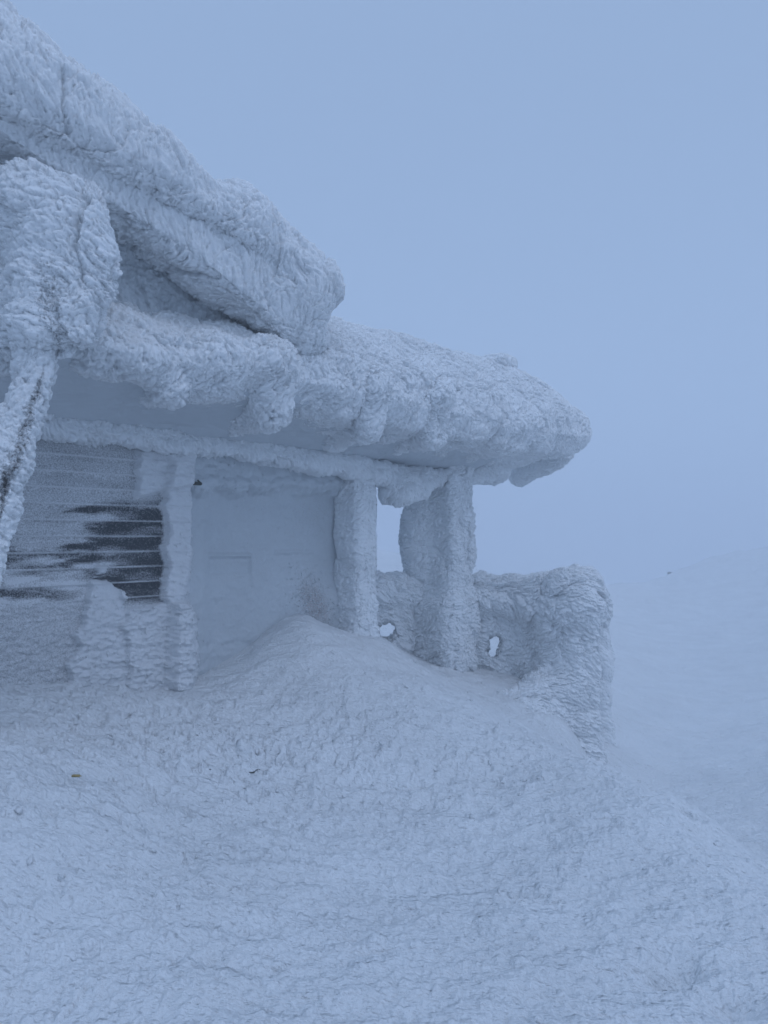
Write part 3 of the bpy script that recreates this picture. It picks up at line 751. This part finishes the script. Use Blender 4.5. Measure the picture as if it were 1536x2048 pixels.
# small dark hook under the header
def hook(g):
    a = P(387, 983, .085); b = P(401, 984, .085)
    return smin(caps(g, a, b, .016, .013), caps(g, b, P(396, 977, .085), .008, .006), .01)
lo, hi = bounds([P(387, 983, .085), P(401, 984, .085)], .06)
rime_part('hook', hook, lo, hi, .004, M_dark, hut, amp=.03)

# ------------------------------------------------------------------ little things lying on the snow
def gpoint(px, py):
    d = np.geomspace(1.5, 80, 1500); X = (px-HX)/F*d; z = ground_z(X, d); ray = (HY-py)/F*d
    k = np.argmax(ray < z) if (ray < z)[d < 30].any() else np.argmin(np.abs(d-50)); return X[k], d[k], z[k]+EYE
def debris(px, py, r, mat, label, cat, name, seed, flat=.35, n=4, lift=.036):
    x, y, z = gpoint(px, py); rr = np.random.default_rng(seed)
    lo = np.array([-r*2.2, -r*2.2, -r*1.2]); hi = -lo
    cs = [(rr.normal(size=3)*np.array([r*.8, r*.6, r*.15]), r*(.25+.4*rr.random())) for _ in range(n)]
    def f(g):
        d = None
        for c, q in cs:
            e = ell(g, c, (q, q*.7, q*flat)); d = e if d is None else smin(d, e, r*.15)
        a = cs[0][0]; b = cs[1][0]+np.array([r, r*.3, r*.2])
        return np.minimum(d, caps(g, a, b, r*.12, r*.06))
    def f(g, f0=f):
        d = f0(g)
        for (c, q), (c1, q1) in zip(cs[:-1], cs[1:]): d = np.minimum(d, caps(g, c, c1, r*.16, r*.14))
        return d
    g, l = grid(lo, hi, r/7); V, Q = nets(f(g), l, r/7); Q = fix_orient(V, Q); N = vnormals(V, Q)
    V = V+N*(vnoise(V/r*3, seed)*r*.12)[:, None]
    o = build(name, V, Q, mat); o.location = (x, y, z+lift); o.rotation_euler = (0, 0, rr.random()*6)
    return tag(o, label, cat)
debris(150, 1583, .024, M_ochre, 'ochre yellow scrap of lichen on the snow at lower left', 'lichen', 'lichen_scrap', 1, .3, 6)
debris(409, 1567, .022, M_dark, 'dark twig scrap on the trampled snow, left of the other dark scrap', 'debris', 'dark_scrap', 2)
debris(505, 1572, .018, M_dark, 'thin dark scrap on the trampled snow, just right of the larger dark scrap', 'debris', 'dark_scrap', 3)
debris(1342, 1160, .30, M_dark, 'dark tip of a bush poking out of the far snow slope', 'bush', 'bush_tip', 4, .5, 7, .12)

# ------------------------------------------------------------------ fog
def make_haze():
    bm_v = []; X0, X1, Y0, Y1, Z0, Z1 = -420, 420, -420, 420, -60, 12
    v = np.array([(x, y, z) for z in (Z0, Z1) for (x, y) in ((X0, Y0), (X1, Y0), (X1, Y1), (X0, Y1))], float)
    q = np.array([(0, 3, 2, 1), (4, 5, 6, 7), (0, 1, 5, 4), (1, 2, 6, 5), (2, 3, 7, 6), (3, 0, 4, 7)])
    m = bpy.data.materials.new('fog'); m.use_nodes = True; n = m.node_tree; n.nodes.clear()
    o = n.nodes.new('ShaderNodeOutputMaterial'); pv = n.nodes.new('ShaderNodeVolumePrincipled')
    pv.inputs['Color'].default_value = (.97, .98, 1, 1); pv.inputs['Density'].default_value = .016; pv.inputs['Anisotropy'].default_value = .6
    n.links.new(pv.outputs[0], o.inputs['Volume'])
    ob = build('haze', v, q, m, smooth=False); tag(ob, 'thin cold fog over the snow slope', kind='stuff')
make_haze()
